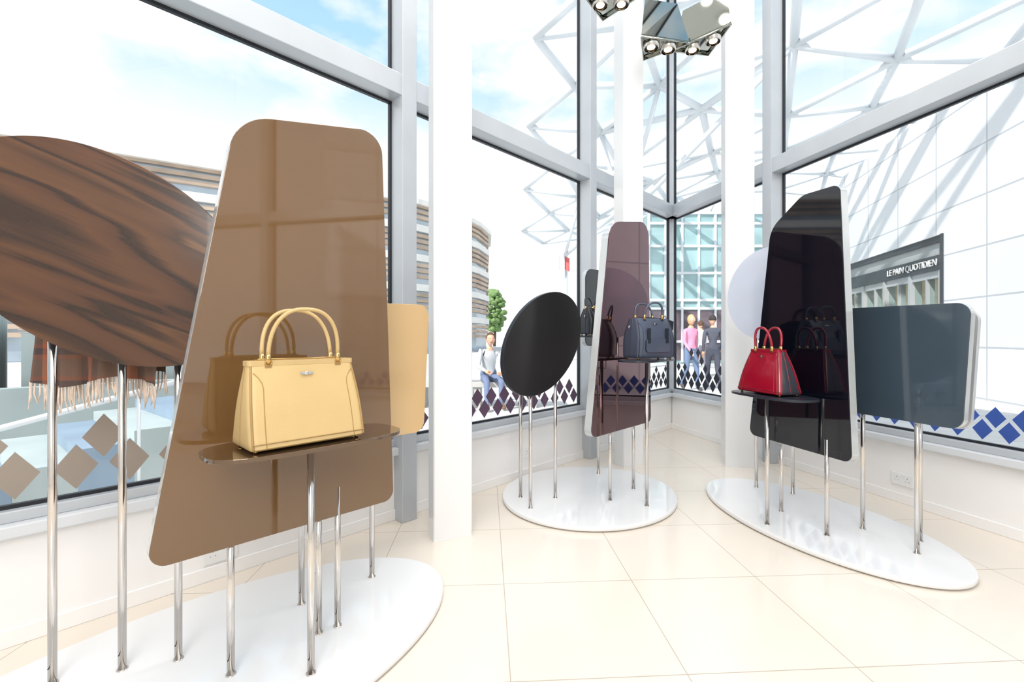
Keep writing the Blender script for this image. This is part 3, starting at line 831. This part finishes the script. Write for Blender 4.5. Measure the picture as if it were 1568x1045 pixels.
def cm(n, c): return pmat(n, srgb(*c), .8, var=(8, .08))
hb_, hbl, hd = cm('hair_brown', (90, 66, 50)), cm('hair_blond', (200, 166, 120)), cm('hair_dark', (48, 40, 38))
person((4.12, 10.5, G0), math.radians(-70), standing(.14), cm('pink_coat', (232, 150, 180)), cm('blue_jeans', (104, 124, 156)), cm('shoe_a', (80, 70, 70)), hbl, .12)
person((5.9, 14.2, G0), math.radians(100), standing(.18), cm('white_top', (226, 222, 220)), cm('grey_trousers', (116, 118, 130)), cm('shoe_b', (60, 60, 64)), hb_, .05)
person((4.68, 10.6, G0), math.radians(80), standing(.16), cm('dark_jacket', (78, 82, 96)), cm('black_trousers', (66, 70, 84)), cm('shoe_c', (40, 40, 40)), hd)
person((-.42, 8.12, G0), math.radians(-75), seated(), cm('light_blue_shirt', (196, 200, 204)), cm('denim', (112, 126, 156)), cm('shoe_d', (120, 90, 70)), hb_)
person((-.98, 8.12, G0), math.radians(-100), seated(), cm('tan_jumper', (196, 170, 150)), cm('grey_jeans', (110, 116, 130)), cm('shoe_e', (60, 56, 60)), hd)

# ------------------------------------------------------------------ world, sun, fill lights
w = bpy.data.worlds.new('sky'); sc.world = w; w.use_nodes = True; nt = w.node_tree; nt.nodes.clear()
out = nt.nodes.new('ShaderNodeOutputWorld'); bg = nt.nodes.new('ShaderNodeBackground'); nt.links.new(bg.outputs[0], out.inputs[0])
tc = nt.nodes.new('ShaderNodeTexCoord'); sp = nt.nodes.new('ShaderNodeSeparateXYZ'); nt.links.new(tc.outputs['Generated'], sp.inputs[0])
gr = nt.nodes.new('ShaderNodeValToRGB'); cr = gr.color_ramp
cr.elements[0].position = 0; cr.elements[0].color = (.95, .97, 1, 1)
cr.elements[1].position = .75; cr.elements[1].color = (.26, .55, .86, 1)
e = cr.elements.new(.36); e.color = (.90, .96, 1, 1)
e = cr.elements.new(.50); e.color = (.46, .73, .95, 1)
nt.links.new(sp.outputs['Z'], gr.inputs['Fac'])
mp = nt.nodes.new('ShaderNodeMapping'); mp.inputs['Scale'].default_value = (1.6, 1.6, 3.0); mp.inputs['Location'].default_value = (.35, .1, 0); nt.links.new(tc.outputs['Generated'], mp.inputs['Vector'])
nz = nt.nodes.new('ShaderNodeTexNoise'); nz.inputs['Scale'].default_value = 2.6; nz.inputs['Detail'].default_value = 5; nz.inputs['Roughness'].default_value = .5
nt.links.new(mp.outputs[0], nz.inputs['Vector'])
cl = nt.nodes.new('ShaderNodeValToRGB'); cl.color_ramp.elements[0].position = .42; cl.color_ramp.elements[1].position = .57
nt.links.new(nz.outputs['Fac'], cl.inputs['Fac'])
mx = nt.nodes.new('ShaderNodeMix'); mx.data_type = 'RGBA'
nt.links.new(cl.outputs['Color'], mx.inputs[0]); nt.links.new(gr.outputs['Color'], mx.inputs[6]); mx.inputs[7].default_value = (1, 1, 1, 1)
nt.links.new(mx.outputs[2], bg.inputs['Color']); bg.inputs['Strength'].default_value = 1.15

sd = bpy.data.lights.new('sun', 'SUN'); sd.energy = 5.2; sd.angle = math.radians(.8); sd.color = (1, .97, .93)
so = bpy.data.objects.new('sun', sd); sc.collection.objects.link(so)
dirn = V((-.67, -.74, .85)).normalized(); so.rotation_euler = dirn.to_track_quat('Z', 'Y').to_euler()

def area(name, loc, size, energy, col=(1, .975, .95), rot=(0, 0, 0)):
    l = bpy.data.lights.new(name, 'AREA'); l.shape = 'SQUARE'; l.size = size; l.energy = energy; l.color = col
    o = bpy.data.objects.new(name, l); sc.collection.objects.link(o); o.location = loc; o.rotation_euler = rot
area('ceiling_fill', (.3, 1.2, 5.85), 2.4, 105)  # unseen fill areas added under the ceiling, standing in for the downlights' light
area('ceiling_fill', (1.5, 3.6, 5.85), 1.4, 60)
area('ceiling_fill', (-.6, -1.4, 5.85), 2.4, 115)
area('rear_fill_light', (.2, -2.6, 3.2), 2.0, 115, rot=(math.radians(84), 0, 0))  # unseen fill added behind the camera to brighten the walls under the windows

# ------------------------------------------------------------------ camera
cd = bpy.data.cameras.new('camera'); cd.lens = 16; cd.sensor_width = 36; cd.shift_y = -.0035; cd.clip_end = 500
co = bpy.data.objects.new('camera', cd); sc.collection.objects.link(co); co.location = (0, 0, 1.2); co.rotation_euler = (math.pi/2, 0, 0)
sc.camera = co
